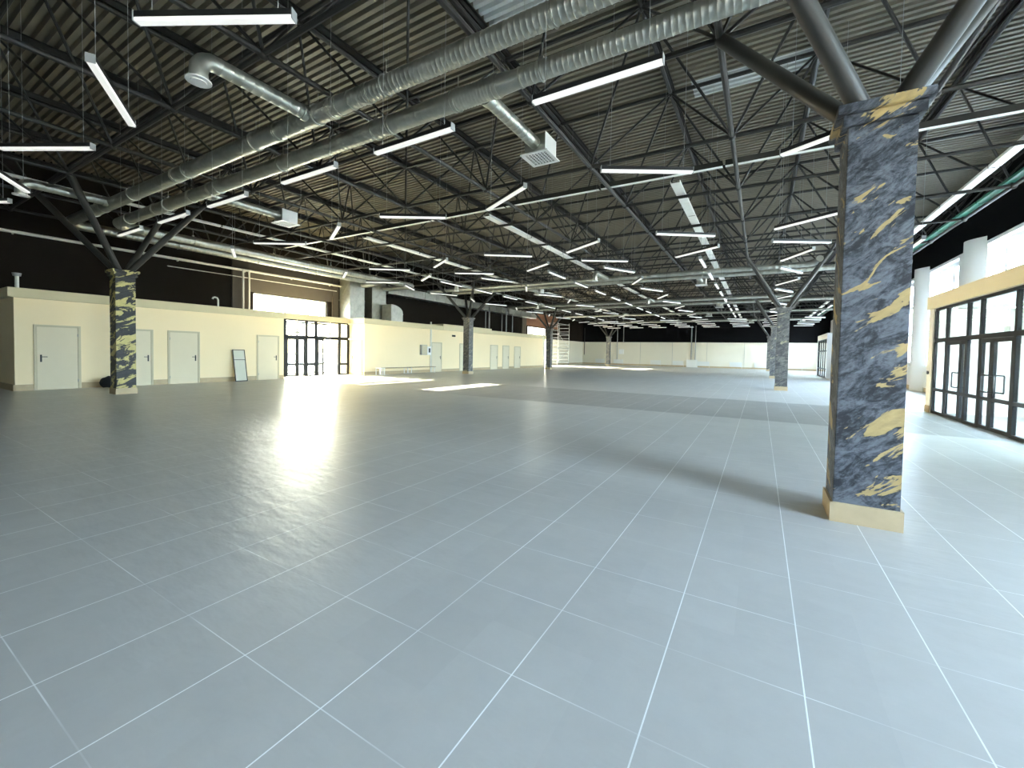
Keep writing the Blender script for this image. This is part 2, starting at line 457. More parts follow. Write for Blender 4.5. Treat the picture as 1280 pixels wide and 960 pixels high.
def glass_leaf(X, a, b, z1, rail, handle, label, mat, flip=1, hinge_rot=0, fr=.095):
    """one glazed door leaf between y=a and y=b in the plane x=X; handle: y side where the pull sits"""
    global ndoor
    ndoor += 1
    piv = a if handle == 'b' else b
    t = empty('door_%d' % ndoor, (X, piv, 0)); struct(t, label)
    m = MB(); x0, x1 = X-.03, X+.03
    m.box(x0, x1, a, a+fr, .01, z1); m.box(x0, x1, b-fr, b, .01, z1)
    m.box(x0, x1, a+fr, b-fr, .01, .09); m.box(x0, x1, a+fr, b-fr, z1-.09, z1); m.box(x0, x1, a+fr, b-fr, rail-.04, rail+.04)
    m.build('door_leaf', mat, t)
    box('pane', M['glass'], (X-.005, X+.005, a+fr-.01, b-fr+.01, rail+.035, z1-.085), t)
    box('pane', M['glass'], (X-.005, X+.005, a+fr-.01, b-fr+.01, .085, rail-.035), t)
    if handle:
        hy = b-fr/2 if handle == 'b' else a+fr/2; sg = -1 if handle == 'b' else 1
        for sx in (-1, 1):
            pts = [(X+sx*.03, hy, .86), (X+sx*.075, hy, .86), (X+sx*.08, hy+sg*.03, .86), (X+sx*.08, hy+sg*.24, .86), (X+sx*.08, hy+sg*.26, .88),
                   (X+sx*.08, hy+sg*.26, 1.22), (X+sx*.08, hy+sg*.24, 1.24), (X+sx*.08, hy+sg*.03, 1.24), (X+sx*.075, hy, 1.24), (X+sx*.03, hy, 1.24)]
            MB().path(pts, .016, 8).build('door_handle', M['black_metal'], t, True)
    if hinge_rot: t.rotation_euler.z = hinge_rot
    return t

# street porch: plane x=4.45
SX = 4.45
ysS = [9.4, 10.75, 11.55, 12.46, 14.05, 14.78, 16.15, 17.03]
glazing(20, 'dark framed glass front of the street porch beside the navy column', SX, ysS, 2.13, 3.07, .70, [(12.46,), (14.78,), (9.4,)], M['frame_dark'])
glass_leaf(SX, 15.13, 16.11, 2.07, .70, 'a', 'dark glazed leaf of the porch door farther from the navy column', M['frame_dark'])
glass_leaf(SX, 14.82, 15.12, 2.07, .70, None, 'slim glazed side leaf of the farther porch door', M['frame_dark'], fr=.05)
glass_leaf(SX, 12.50, 13.44, 2.07, .70, 'b', 'dark glazed leaf of the porch door closer to the camera', M['frame_dark'])
glass_leaf(SX, 13.45, 14.01, 2.07, .70, 'a', 'narrow glazed leaf with lock of the closer porch door', M['frame_dark'])
glass_leaf(SX, 9.44, 10.71, 2.07, .70, 'b', 'dark glazed leaf at the end of the street porch', M['frame_dark'])
ysO = [9.4, 10.9, 12.4, 13.9, 15.4, 17.0]
glazing(21, 'outer glass front of the street porch', XR+.2, ysO, 2.13, 3.07, .70, [], M['frame_dark'])
m = MB()
m.box(SX-.06, SX+.1, 17.07, 17.47, 0, 3.07); m.box(SX+.1, XR, 17.35, 17.47, 0, 3.07); m.box(SX+.1, XR, 9.1, 9.2, 0, 3.07); m.box(SX-.06, SX+.1, 9.1, 9.36, 0, 3.07)
struct(m.build('wall_porch', M['wall_porch']), 'cream end walls of the street porch')
struct(box('trim_30', M['fascia_yellow'], (SX-.10, SX+.10, 9.0, 17.55, 3.08, 3.46)), 'warm cream fascia over the street porch')
struct(box('ceiling_porch', M['wall_white'], (SX+.1, XR, 9.1, 17.5, 3.12, 3.42)), 'roof slab of the street porch')
struct(box('baseboard_porch', M['base_wood'], (SX-.075, SX-.055, 17.08, 17.48, 0, .2)), 'skirting at the street porch corner')
# far street porch (white box)
ysF = [40.3, 41.5, 42.7, 44.1, 45.3, 46.0]
glazing(22, 'dark framed glass front of the far white porch', SX, ysF, 2.13, 3.07, .70, [], M['frame_dark'])
glazing(23, 'outer glass front of the far white porch', XR+.2, [40.4, 42.3, 44.1, 46.0], 2.13, 3.07, .70, [], M['frame_dark'])
m = MB()
m.box(SX-.06, XR, 40.05, 40.2, 0, 3.5); m.box(SX-.06, XR, 46.1, 46.25, 0, 3.5); m.box(SX-.06, SX+.08, 40.2, 46.1, 3.1, 3.5); m.box(SX+.08, XR, 40.2, 46.1, 3.15, 3.4)
struct(m.build('wall_far_porch', M['wall_white']), 'white box walls of the far street porch')

# ------------------------------------------------------------------ left rooms (cream blocks)
RX = -20.5
struct(box('wall_rooms', M['wall_cream'], (XL, RX, 3.5, 12.31, 0, 3.0)), 'cream front of the small rooms beside the entrance')
struct(box('wall_rooms_long', M['wall_cream'], (XL, RX, 17.3, 41.9, 0, 3.1)), 'long cream room front beyond the entrance')
m = MB()
m.box(XL, RX+.15, 3.35, 12.31, 3.0, 3.30)
struct(m.build('trim_31', M['fascia']), 'cream fascia along the top of the small rooms')
struct(box('trim_32', M['fascia'], (XL, -21.75, 12.31, 17.15, 3.12, 3.42)), 'fascia and roof of the entrance porch')
m = MB()
m.box(XL, RX+.12, 17.15, 24.4, 3.1, 3.42); m.box(XL, RX+.14, 24.4, 30.95, 3.1, 3.56); m.box(XL, RX+.12, 30.95, 41.9, 3.1, 3.42)
struct(m.build('trim_33', M['fascia']), 'cream fascia along the long room front')
def skirt(name, segs, label):
    m = MB()
    for b_ in segs: m.box(*b_, 0, .2)
    struct(m.build(name, M['base_wood']), label)
skirt('baseboard_rooms', [(RX, RX+.02, 3.48, 3.90), (XL+.01, RX+.02, 3.46, 3.5), (RX, RX+.02, 5.04, 6.0), (RX, RX+.02, 7.07, 7.52), (RX, RX+.02, 8.67, 10.98), (RX, RX+.02, 12.1, 12.31)], 'beige skirting of the small rooms')
skirt('baseboard_long', [(RX, RX+.02, 17.3, 23.22), (RX, RX+.02, 24.42, 26.55), (RX, RX+.02, 27.75, 30.95), (RX, RX+.02, 32.2, 33.0), (RX, RX+.02, 34.2, 35.15), (RX, RX+.02, 36.4, 41.9), (-21.7, RX+.02, 17.28, 17.3)], 'beige skirting of the long room front')
skirt('baseboard_left', [(XL, XL+.03, 50.0, YF-.04)], 'skirting at the far stretch of the side wall')
struct(box('wall_left_low', M['wall_end'], (XL, XL+.02, 49.6, YF-.02, 0, 3.35)), 'white lower wall past the far entrance')
struct(box('wall_brick', M['brick'], (XL, XL+.03, 43.0, 52.0, 4.72, 6.4)), 'brown wall panel above the far entrance window')
m = MB(); m.box(XL, XL+.12, 42.0, 43.0, 3.43, 6.4); m.box(XL, XL+.1, 11.4, 12.2, 3.31, 6.4); m.box(XL, XL+.1, 17.3, 17.75, 3.3, 6.4)
struct(m.build('trim_34', plain('sunlit_brown_pilaster', (74, 67, 58), .8, var=.05)), 'brown pilasters of the side wall, lightened as sunlit')  # brown lightened to carry the sunlight on the pilasters in its colour
struct(box('wall_left_bay', plain('sunlit_brown_window_bay', (80, 73, 64), .8, var=.05), (XL, XL+.02, 12.2, 17.3, 4.52, 6.4)), 'brown wall over the entrance window, lightened as sunlit')  # lighter than the dark wall paint: sunlight put into the bay's colour

# plain doors
def plain_door(y0, y1, zt, hinge_hi, label, X=RX):
    global ndoor
    ndoor += 1
    t = empty('door_%d' % ndoor, (X, (y0+y1)/2, 0)); struct(t, label)
    m = MB(); f = .07
    m.box(X-.04, X+.035, y0, y0+f, 0, zt, .004); m.box(X-.04, X+.035, y1-f, y1, 0, zt, .004); m.box(X-.04, X+.035, y0+f, y1-f, zt-f, zt, .004)
    m.build('door_frame', M['door_frame'], t)
    box('door_leaf', M['door'], (X-.03, X+.022, y0+f+.004, y1-f-.004, .008, zt-f-.004), t, .003)
    hy = y0+f+.09 if hinge_hi else y1-f-.09; s = 1 if hinge_hi else -1
    m = MB(); m.box(X+.022, X+.032, hy-.022, hy+.022, .93, 1.17, .003); m.tube((X+.03, hy, 1.10), (X+.075, hy, 1.10), .011, 8)
    m.tube((X+.07, hy, 1.10), (X+.07, hy+s*.14, 1.10), .011, 8); m.tube((X+.03, hy, .98), (X+.042, hy, .98), .013, 8)
    m.build('door_handle', M['black_metal'], t)
    for z in (.28, zt-.32):
        yy = y1-f if hinge_hi else y0+f
        MB().tube((X+.03, yy, z-.05), (X+.03, yy, z+.05), .012, 8).build('hinge', M['grey_metal'], t)
plain_door(3.91, 5.02, 2.16, True, 'pale door at the corner end of the small rooms')
plain_door(6.02, 7.06, 2.16, False, 'pale door partly behind the black and gold column')
plain_door(7.53, 8.65, 2.16, False, 'pale door between the column and the leaning mirror')
plain_door(11.0, 12.08, 2.14, False, 'pale door next to the glass entrance')
plain_door(23.24, 24.4, 2.17, False, 'grey door beside the electric cabinet')
plain_door(26.57, 27.73, 2.17, False, 'tall grey door behind the second column')
plain_door(30.97, 32.18, 2.17, False, 'first of the three grey doors in the long room front')
plain_door(33.02, 34.18, 2.17, False, 'middle of the three grey doors in the long room front')
plain_door(35.17, 36.38, 2.12, False, 'pale last of the three doors in the long room front')
# door in the return wall of the long block (faces the camera, plane y=17.3)
ndoor += 1
t = struct(empty('door_%d' % ndoor, (-21.2, 17.3, 0)), 'cream door in the return wall beside the glass entrance')
m = MB(); m.box(-21.68, -21.62, 17.26, 17.3, 0, 2.13); m.box(-20.76, -20.70, 17.26, 17.3, 0, 2.13); m.box(-21.62, -20.76, 17.26, 17.3, 2.07, 2.13)
m.build('door_frame', M['fascia'], t)
box('door_leaf', M['fascia'], (-21.62, -20.76, 17.27, 17.3, .005, 2.07), t)
MB().box(-21.56, -21.52, 17.255, 17.27, .95, 1.15).tube((-21.54, 17.25, 1.06), (-21.42, 17.235, 1.06), .012, 8).build('door_handle', M['black_metal'], t)

# main entrance glazing (inner plane)
EX = -21.9
ysE = [12.34, 13.19, 14.46, 15.03, 16.6, 17.21]
glazing(24, 'dark framed glass entrance wall with an open door', EX, ysE, 2.17, 3.12, .64, [(13.19,), (15.03,)], M['frame_dark'], w=.075)
glass_leaf(EX, 13.27, 13.90, 2.10, .64, 'b', 'closed glazed entrance leaf next to the small rooms', M['frame_dark'])
glass_leaf(EX, 13.91, 14.38, 2.10, .64, 'a', 'narrow closed entrance leaf by the middle pane', M['frame_dark'])
glass_leaf(EX, 15.11, 15.55, 2.10, .64, None, 'narrow closed leaf beside the open entrance', M['frame_dark'])
glass_leaf(EX, 15.57, 16.52, 2.10, .64, 'a', 'open glazed leaf of the entrance', M['frame_dark'], hinge_rot=math.radians(-125))
glazing(25, 'outer glass front of the main entrance', XL-.2, [12.4, 13.5, 14.5, 15.1, 16.4, 17.6, 18.95], 2.2, 3.1, .64, [], M['frame_dark'])
# window above the porch
t = struct(empty('window_26', (XL, 14.75, 3.5)), 'sunlit strip window above the entrance porch')
m = MB(); x0, x1 = XL-.25, XL-.18
m.box(x0, x1, 12.5, 17, 3.5, 3.56); m.box(x0, x1, 12.5, 17, 4.44, 4.5)
for y in (12.5, 13.95, 14.35, 15.8, 16.62, 16.94): m.box(x0, x1, y, y+.06, 3.56, 4.44)
m.build('window_frame', M['frame_white'], t)
box('pane', M['glass'], (XL-.22, XL-.21, 12.5, 17, 3.5, 4.5), t)
# far entrance
t = struct(empty('window_27', (XL, 46, 3.75)), 'sunlit strip window above the far entrance')
m = MB()
m.box(x0, x1, 43.6, 48.6, 3.75, 3.81); m.box(x0, x1, 43.6, 48.6, 4.59, 4.65)
for y in (43.6, 45.2, 46.1, 47.5, 48.54): m.box(x0, x1, y, y+.06, 3.81, 4.59)
m.build('window_frame', M['frame_white'], t)
box('pane', M['glass'], (XL-.22, XL-.21, 43.6, 48.6, 3.75, 4.65), t)
glazing(28, 'bright glass doors of the far entrance', XL-.2, [45.2, 46.3, 47.3, 48.3, 49.4], 2.2, 3.3, .64, [], M['frame_dark'])

# ------------------------------------------------------------------ columns
def column(x, y, mat, label, plinth=True):
    t = thing(empty('column', (x, y, 0)), label, 'column', 'painted square columns carrying the roof')
    h_ = .2445
    MB().box(x-h_, x+h_, y-h_, y+h_, .0, 3.74, .006).build('shaft', mat, t)
    m = MB(); m.box(x-.29, x+.29, y-.29, y+.29, 3.70, 3.80, .006); m.box(x-.335, x+.335, y-.335, y+.335, 3.80, 3.885, .008)
    m.build('capital', mat, t)
    m = MB(); a = h_+.022
    m.box(x-a, x+a, y-a, y-h_, 0, .185); m.box(x-a, x+a, y+h_, y+a, 0, .185); m.box(x-a, x-h_, y-h_, y+h_, 0, .185); m.box(x+h_, x+a, y-h_, y+h_, 0, .185)
    m.build('plinth', M['base_wood'], t)
    for sx in (-1, 1):
        for sy in (-1, 1):
            MB().tube((x+sx*.1, y+sy*.1, 3.82), (x+sx*P3/2*.985, y+sy*P3/2*.985, ZB-.03), .088, 16).build('strut', M['steel_strut'], t, True)
column(CX[0], CY[0], M['col_navy'], 'large navy and gold painted column nearest the camera beside the street porch')
column(CX[1], CY[0], M['col_black'], 'black and gold painted column standing in front of the small rooms')
column(CX[0], CY[1], M['col_grey'], 'grey painted column in line behind the large navy column')
column(CX[1], CY[1], M['col_grey'], 'grey painted column in front of the long room front past the benches')
column(CX[0], CY[2], M['col_grey'], 'grey column partly hidden behind the grey column in the navy column line')
column(CX[1], CY[2], M['col_grey'], 'dark column by the scaffold and the far entrance')
column(CX[0], CY[3], M['col_grey'], 'thin looking column furthest down the line of the navy column')
column(CX[1], CY[3], M['col_grey'], 'small mottled column standing before the white end wall')

# ------------------------------------------------------------------ roof lattice
CAM = Vector((0, 0, 1.55))
def lattice(y_top0, label):
    t = thing(empty('roof_space_frame', (CX[0]-3*P3, y_top0, ZB)), label, 'roof truss', 'roof space frames over the hall')
    xs = [CX[0]+P3*i for i in range(-8, 3)]; ys = [y_top0+P3*j for j in range(11)]
    xb = [x+P3/2 for x in xs[:-1]]; yb = [y+P3/2 for y in ys[:-1]]
    for x in xb:
        m = MB().tube((x, yb[0], ZB), (x, yb[-1], ZB), .05, 8)
        for y in yb: m.ball((x, y, ZB), .085, 8)
        m.build('bottom_chord', M['steel_dark'], t, True)
    for y in yb: MB().tube((xb[0], y, ZB), (xb[-1], y, ZB), .045, 8).build('bottom_chord', M['steel_dark'], t, True)
    for x in xs:
        m = MB().tube((x, ys[0], ZT), (x, ys[-1], ZT), .05, 8)
        for y in ys: m.ball((x, y, ZT), .085, 8)
        m.build('top_chord', M['steel_dark'], t, True)
    for y in ys: MB().tube((xs[0], y, ZT), (xs[-1], y, ZT), .05, 8).build('top_chord', M['steel_dark'], t, True)
    rods = []
    for i, x in enumerate(xb):
        for j, y in enumerate(yb):
            for a in (0, 1):
                for b_ in (0, 1):
                    p = Vector((x, y, ZB)); q = Vector((xs[i+a], ys[j+b_], ZT)); c = (p+q)/2 - CAM
                    fw = c.x*-.5075+c.y*.8616
                    side = abs(c.x*.8616+c.y*.5075)/max(fw, .1)
                    vis = fw > 1 and side < 1.25 and (c.z/fw) < .9
                    rods.append((0 if vis else 1, c.length, p, q))
    rods.sort(key=lambda r: (r[0], r[1]))
    for r_ in rods[:100]:
        MB().tube(r_[2], r_[3], .028, 6, caps=False).build('diagonal_rod', M['steel_dark'], t, True)
    m = MB()
    for r_ in rods[100:]: m.tube(r_[2], r_[3], .028, 5, caps=False)
    o = m.build('diagonal_lattice', M['steel_dark'], t, True); o['kind'] = 'stuff'
lattice(CY[0]-2*P3, 'dark steel tube lattice under the roof of the camera end of the hall')
lattice(CY[2]-2*P3, 'dark steel tube lattice under the roof toward the end wall')

# ------------------------------------------------------------------ ventilation ducts
DZ = 5.70
def ribbed(m, p, q, r, pitch=.085, depth=.006, seg=20):
    """spiral-seam duct: a tube with fine raised rings"""
    p, q = Vector(p), Vector(q); L = (q-p).length; d = (q-p)/L; n = int(L/pitch)
    pts, rad = [p], [r]
    for i in range(n):
        s = (i+.5)*L/n
        for o_, rr in ((-.012, r), (0, r+depth), (.012, r)):
            pts.append(p+d*(s+o_)); rad.append(rr)
    pts.append(q); rad.append(r)
    m.path(pts, rad, seg); return m
def hanger(parent, x, y, r, along='x', ztop=ZB):
    m = MB()
    n = 16; ring = []
    for k_ in range(n+1):
        a = 2*PI*k_/n
        ring.append((x, y+(r+.012)*math.cos(a), DZ+(r+.012)*math.sin(a)) if along == 'x' else (x+(r+.012)*math.cos(a), y, DZ+(r+.012)*math.sin(a)))
    for a, b_ in zip(ring, ring[1:]): m.obox(a, b_, .03, .006, Vector((1, 0, 0)) if along == 'x' else Vector((0, 1, 0)))
    m.tube((x, y, DZ+r), (x, y, ztop+.02), .008, 6)
    m.box(x-.03, x+.03, y-.03, y+.03, DZ+r+.0, DZ+r+.06)
    m.build('hanger', M['galv'], parent)
def collar(parent, x, y, r, along='x', r2=None, L=.3):
    m = MB(); d = Vector((1, 0, 0)) if along == 'x' else Vector((0, 1, 0)); c = Vector((x, y, DZ))
    m.tube(c-d*L/2, c+d*L/2, r, 20, r2 if r2 else r, caps=False)
    for s_, rr in ((-1, r), (1, r2 or r)): m.tube(c+d*s_*L/2-d*.012, c+d*s_*L/2+d*.012, rr+.014, 20)
    m.build('collar', M['galv'], parent, True)
def diffuser_branch(parent, x, y0, y1, r=.115):
    """pipe along y ending in a square box with an open grille below"""
    b_ = ribbed(MB(), (x, y0, DZ), (x, y1-.22, DZ), r, .14, .005, 16).build('branch_pipe', M['galv'], parent, True)
    s = 1 if y1 > y0 else -1
    yc = y1; z0 = DZ-.2; w = .23; zt = DZ+.16
    m = MB()
    m.box(x-w, x+w, yc-w, yc-w+.008, z0, zt); m.box(x-w, x+w, yc+w-.008, yc+w, z0, zt); m.box(x-w, x-w+.008, yc-w, yc+w, z0, zt); m.box(x-w, x+w, yc-w, yc+w, zt-.008, zt)
    bx = m.build('plenum_box', M['galv'], b_)
    box('side_panel', M['white_metal'], (x+w-.004, x+w+.008, yc-w-.02, yc+w+.02, z0, zt+.02), b_)
    box('plenum_shade_sheet', M['black_metal'], (x-w+.01, x+w-.01, yc-w+.01, yc+w-.01, z0+.06, z0+.07), b_)  # black sheet standing in for the shade inside the open box
    m = MB(); f = .3
    m.box(x-f, x+f, yc-f, yc-f+.07, z0-.012, z0+.01); m.box(x-f, x+f, yc+f-.07, yc+f, z0-.012, z0+.01)
    m.box(x-f, x-f+.07, yc-f+.07, yc+f-.07, z0-.012, z0+.01); m.box(x+f-.07, x+f, yc-f+.07, yc+f-.07, z0-.012, z0+.01)
    for k_ in range(1, 7):
        q = -f+.07+k_*(2*f-.14)/7
        m.box(x+q-.006, x+q+.006, yc-f+.07, yc+f-.07, z0-.008, z0+.008); m.box(x-f+.07, x+f-.07, yc+q-.006, yc+q+.006, z0-.004, z0+.006)
    m.build('diffuser_grille', M['white_metal'], b_)
    MB().tube((x, y0+s*.02, DZ), (x, y0+s*.12, DZ), r+.02, 18).build('branch_collar', M['galv'], b_, True)
def elbow_branch(parent, x, y0, y1, r=.115, drop=.26):
    """pipe along y that turns down into a round flange"""
    s = 1 if y1 > y0 else -1; R = .2
    b_ = ribbed(MB(), (x, y0, DZ), (x, y1-s*R, DZ), r, .14, .005, 16).build('branch_pipe', M['galv'], parent, True)
    pts = [(x, y1-s*R+s*R*math.sin(a*PI/2/6), DZ-R+R*math.cos(a*PI/2/6)) for a in range(7)]
    pts += [(x, y1, DZ-R-drop*.5), (x, y1, DZ-R-drop*.5-.01)]
    MB().path(pts, [r+.005*(i % 2) for i in range(len(pts))], 18).build('elbow', M['galv'], b_, True)
    z = DZ-R-drop*.5-.01
    m = MB().tube((x, y1, z-.02), (x, y1, z), r+.045, 24).tube((x, y1, z-.035), (x, y1, z-.02), r-.015, 20)
    m.build('round_valve', M['white_metal'], b_, True)
    MB().tube((x, y0+s*.02, DZ), (x, y0+s*.12, DZ), r+.02, 18).build('branch_collar', M['galv'], b_, True)

# the pair of large ducts crossing above the camera end
d1 = thing(empty('ventilation_duct', (-9, 4.76, DZ)), 'large galvanised spiral duct with two elbow outlets crossing high over the hall nearest the camera', 'duct')
WX1, WX2 = -20.75, -19.45
def bend(x0, y0, xw, R=.55, n=8):
    """duct coming along -x at y0 that turns toward +y at xw"""
    return [(xw+R-R*math.sin(a*PI/2/n), y0+R-R*math.cos(a*PI/2/n), DZ) for a in range(n+1)]
ribbed(MB(), (WX1+.55, 4.76, DZ), (-6.3, 4.76, DZ), .155, .12, .004).build('duct_pipe', M['galv'], d1, True)
collar(d1, -6.15, 4.76, .155, r2=.14, L=.3)
ribbed(MB(), (-6.0, 4.76, DZ), (3.4, 4.76, DZ), .14).build('duct_pipe', M['galv'], d1, True)
for x in (-18, -15, -11.8, -8.9, -6.9, -5.2, -2.3, .4): hanger(d1, x, 4.76, .155 if x < -6.2 else .14)
for x in (-17.2, -12.4, -8.1, -6.5, -5.6): collar(d1, x, 4.76, .157 if x < -6.2 else .142, L=.06)
elbow_branch(d1, -7.06, 4.76-.1, 2.98); elbow_branch(d1, -16.52, 4.76-.1, 2.98)
d2 = thing(empty('ventilation_duct', (-9, 5.62, DZ)), 'large galvanised spiral duct with square outlets beside the one with elbows', 'duct')
ribbed(MB(), (WX2+.55, 5.62, DZ), (-4.5, 5.62, DZ), .155, .12, .004).build('duct_pipe', M['galv'], d2, True)
collar(d2, -3.45, 5.62, .155, r2=.132, L=.4)
ribbed(MB(), (-4.5, 5.62, DZ), (-3.65, 5.62, DZ), .155, .06).build('duct_pipe', M['galv'], d2, True)
ribbed(MB(), (-3.25, 5.62, DZ), (3.4, 5.62, DZ), .132).build('duct_pipe', M['galv'], d2, True)
for x in (-18, -15.2, -12.2, -9.4, -6.4, -4.45, -2.9, .1): hanger(d2, x, 5.62, .155 if x < -3.5 else .132)
for x in (-16, -13.7, -12.6, -6.0, -4.5, -3.7): collar(d2, x, 5.62, .157, L=.06)
diffuser_branch(d2, -3.98, 5.62+.1, 7.72); diffuser_branch(d2, -13.15, 5.62+.1, 7.95)
# their continuations along the side wall
for nm, xw, y0, r, ye, lab in ((0, WX1, 4.76, .16, 18.2, 'outer of the two galvanised ducts running along the side wall over the rooms'), (1, WX2, 5.62, .16, 19.9, 'inner of the two galvanised ducts running along the side wall over the rooms')):
    t = thing(empty('wall_duct', (xw, 12, DZ)), lab, 'duct', 'pair of ducts along the side wall')
    MB().path(bend(0, y0, xw), r, 18).build('elbow', M['galv'], t, True)
    ribbed(MB(), (xw, y0+.55, DZ), (xw, ye, DZ), r, .16, .005, 18).build('duct_pipe', M['galv'], t, True)
    R = .5
    pts = [(xw-R+R*math.cos(a*PI/2/8), ye+R*math.sin(a*PI/2/8), DZ) for a in range(9)] + [(-22.4, ye+R, DZ)]
    MB().path(pts, r, 18).build('elbow', M['galv'], t, True)
    for y in (8.0, 11.2, 14.2, 17.2): hanger(t, xw, y, r, 'y')
    for y in (7, 10, 13, 16): collar(t, xw, y, r+.002, 'y', L=.06)
# rectangular risers
def riser(x0, x1, y0, y1, z0, z1, label):
    t = thing(empty('duct_riser', ((x0+x1)/2, (y0+y1)/2, z0)), label, 'duct')
    MB().box(x0, x1, y0, y1, z0, z1, .006).build('duct_body', M['galv'], t)
    m = MB()
    z = z0+.02
    while z < z1-.05:
        MB().box(x0-.03, x1+.03, y0-.03, y1+.03, z, z+.04).build('flange', M['galv'], t); z += 1.24
    m = MB(); zz = z0+.06
    while zz+1.2 < z1:
        m.obox((x0+.03, y0-.006, zz), (x1-.03, y0-.006, zz+1.15), .012, .012, Vector((0, 1, 0)))
        m.obox((x1+.006, y0+.03, zz), (x1+.006, y1-.03, zz+1.15), .012, .012, Vector((1, 0, 0))); zz += 1.24
    m.build('stiffener', M['galv'], t)
riser(-23.5, -22.5, 17.8, 18.95, 3.42, 6.05, 'square galvanised riser next to the sunlit entrance window')
riser(-23.5, -22.3, 19.4, 20.6, 3.42, 6.2, 'square galvanised riser beside the hooded outlet')
# hooded outlet on the roof of the rooms
t = thing(empty('roof_hood', (-21.6, 20.6, 3.42)), 'curved galvanised hood standing on the room roof beside the risers', 'duct')
m = MB(); n = 8; bm = m.bm
prof = [(20.15, 3.42), (20.15, 4.6)] + [(20.15+1.05*math.sin(a*PI/2/n), 4.1+.5*math.cos(a*PI/2/n)) for a in range(n+1)] + [(21.2, 3.42)]
A = [bm.verts.new((-22.2, y, z)) for y, z in prof]; B = [bm.verts.new((-21.3, y, z)) for y, z in prof]
for i in range(len(prof)): bm.faces.new((A[i], A[(i+1) % len(prof)], B[(i+1) % len(prof)], B[i]))
bm.faces.new(A); bm.faces.new(B[::-1]); m.build('hood_body', M['galv'], t)
for z in (3.43, 3.98): MB().box(-22.22, -21.28, 20.13, 21.22, z, z+.04).build('flange', M['galv'], t)
# flat rectangular duct farther along the side wall
t = thing(empty('flat_duct', (-22.6, 30, 5.6)), 'long flat rectangular galvanised duct hung along the side wall beyond the risers', 'duct')
MB().box(-22.95, -22.2, 20.7, 43, 5.45, 6.0).build('duct_body', M['galv'], t)
for k_ in range(0, 18): MB().box(-22.98, -22.17, 20.7+k_*1.24, 20.74+k_*1.24, 5.42, 6.03).build('flange', M['galv'], t)
for k_ in range(0, 8):
    MB().tube((-22.57, 21.3+k_*3, 6.0), (-22.57, 21.3+k_*3, ZB+.02), .01, 6).build('hanger', M['galv'], t)

# pairs of ducts farther back
def cross_duct(y, x0, x1, r_, label, elbows=(), squares=(), dirn=1, end_elbow=0):
    r = r_*.6
    t = thing(empty('ventilation_duct', ((x0+x1)/2, y, DZ)), label, 'duct', 'ducts crossing the hall')
    ribbed(MB(), (x0, y, DZ), (x1, y, DZ), r, .25, .006, 14).build('duct_pipe', M['galv'], t, True)
    x = x0+1.5
    while x < x1: hanger(t, x, y, r); x += 3.05
    for e in elbows: elbow_branch(t, e, y-r*.7, y-2.0, .115, .4)
    for e in squares: diffuser_branch(t, e, y+r*.7, y+1.7, .12)
    if end_elbow:
        pts = [(x1, y, DZ), (x1+.25, y-.05, DZ+.02), (x1+.4, y-.18, DZ+.06), (x1+.46, y-.38, DZ+.1), (x1+.46, y-.6, DZ+.1)]
        MB().path(pts, r+.015, 14).build('elbow', M['galv'], t, True)
cross_duct(22.75, -20.4, 1.6, .2, 'front galvanised duct of the middle pair, ending short before the grey column', (-16.3, -7.4), (), end_elbow=1)
cross_duct(24.0, -19.2, 5.4, .2, 'rear galvanised duct of the middle pair crossing above the grey column', (), (-13.1, -2.95, 4.2))
cross_duct(33.7, -20.4, 1.6, .2, 'front galvanised duct of the pair beyond the grey column', (-16.3, -7.2), (), end_elbow=1)
cross_duct(36.2, -19.2, 5.4, .2, 'rear galvanised duct of the pair beyond the grey column', (), (-13.1, -2.95))
cross_duct(44.3, -20, 5.4, .16, 'thin galvanised duct crossing before the far porch', (-12.0,), (-4.5,))
cross_duct(54.55, -20, 5.4, .2, 'last galvanised duct crossing close to the end wall', (-8.5,), (-1.0, 3.9))

# ------------------------------------------------------------------ cable trays resting on the lower chords
def tray(label, p, q, w=.25, mat='tray', h_=.07, seg=3.0, side=None):
    p, q = Vector(p), Vector(q); L = (q-p).length; d = (q-p)/L; s = d.cross(Vector((0, 0, 1)))
    t = thing(empty('cable_tray', (p+q)/2), label, 'cable tray', 'cable trays on the roof lattice')
    n = max(1, int(L/seg)); a = 0
    for k_ in range(n):
        m = MB(); A = p+d*(L*k_/n+.03); B = p+d*(L*(k_+1)/n-.03)
        m.obox(A, B, w, .006)
        ms = m if side is None else MB()
        for sg in (-1, 1): ms.obox(A+s*sg*w/2+Vector((0, 0, h_/2)), B+s*sg*w/2+Vector((0, 0, h_/2)), .006, h_)
        o = m.build('tray_length', M[mat], t)
        if side: ms.build('tray_sides', M[side], o)
    m = MB()
    for sg in (-.25, .15): m.tube(p+s*sg*w+Vector((0, 0, .02)), q+s*sg*w+Vector((0, 0, .02)), .012, 6)
    m.build('cable', M['black_metal'], t)
TZ = 6.14
tray('galvanised cable tray crossing the whole hall in front of the lengthwise trays', (-19.5, 11.45, TZ), (5.3, 11.45, TZ), .12, h_=.13, side='steel_strut')  # dark side material paints in the shade on the tray's sides
tray('wide segmented cable tray running lengthwise in line left of the navy column', (-2.1, 11.9, TZ), (-2.1, 58, TZ), .24)
tray('segmented lengthwise cable tray over the middle of the hall', (-8.15, 11.9, TZ), (-8.15, 52, TZ), .24)
tray('segmented lengthwise cable tray over the entrance side of the hall', (-14.2, 11.9, TZ), (-14.2, 50, TZ), .24)
tray('white lengthwise cable tray beside the street windows', (4.62, 2, TZ), (4.62, 58, TZ), .2)
tray('green lengthwise cable tray closest to the street windows', (5.4, 2, TZ+.01), (5.4, 58, TZ+.01), .22, mat='green_tray')
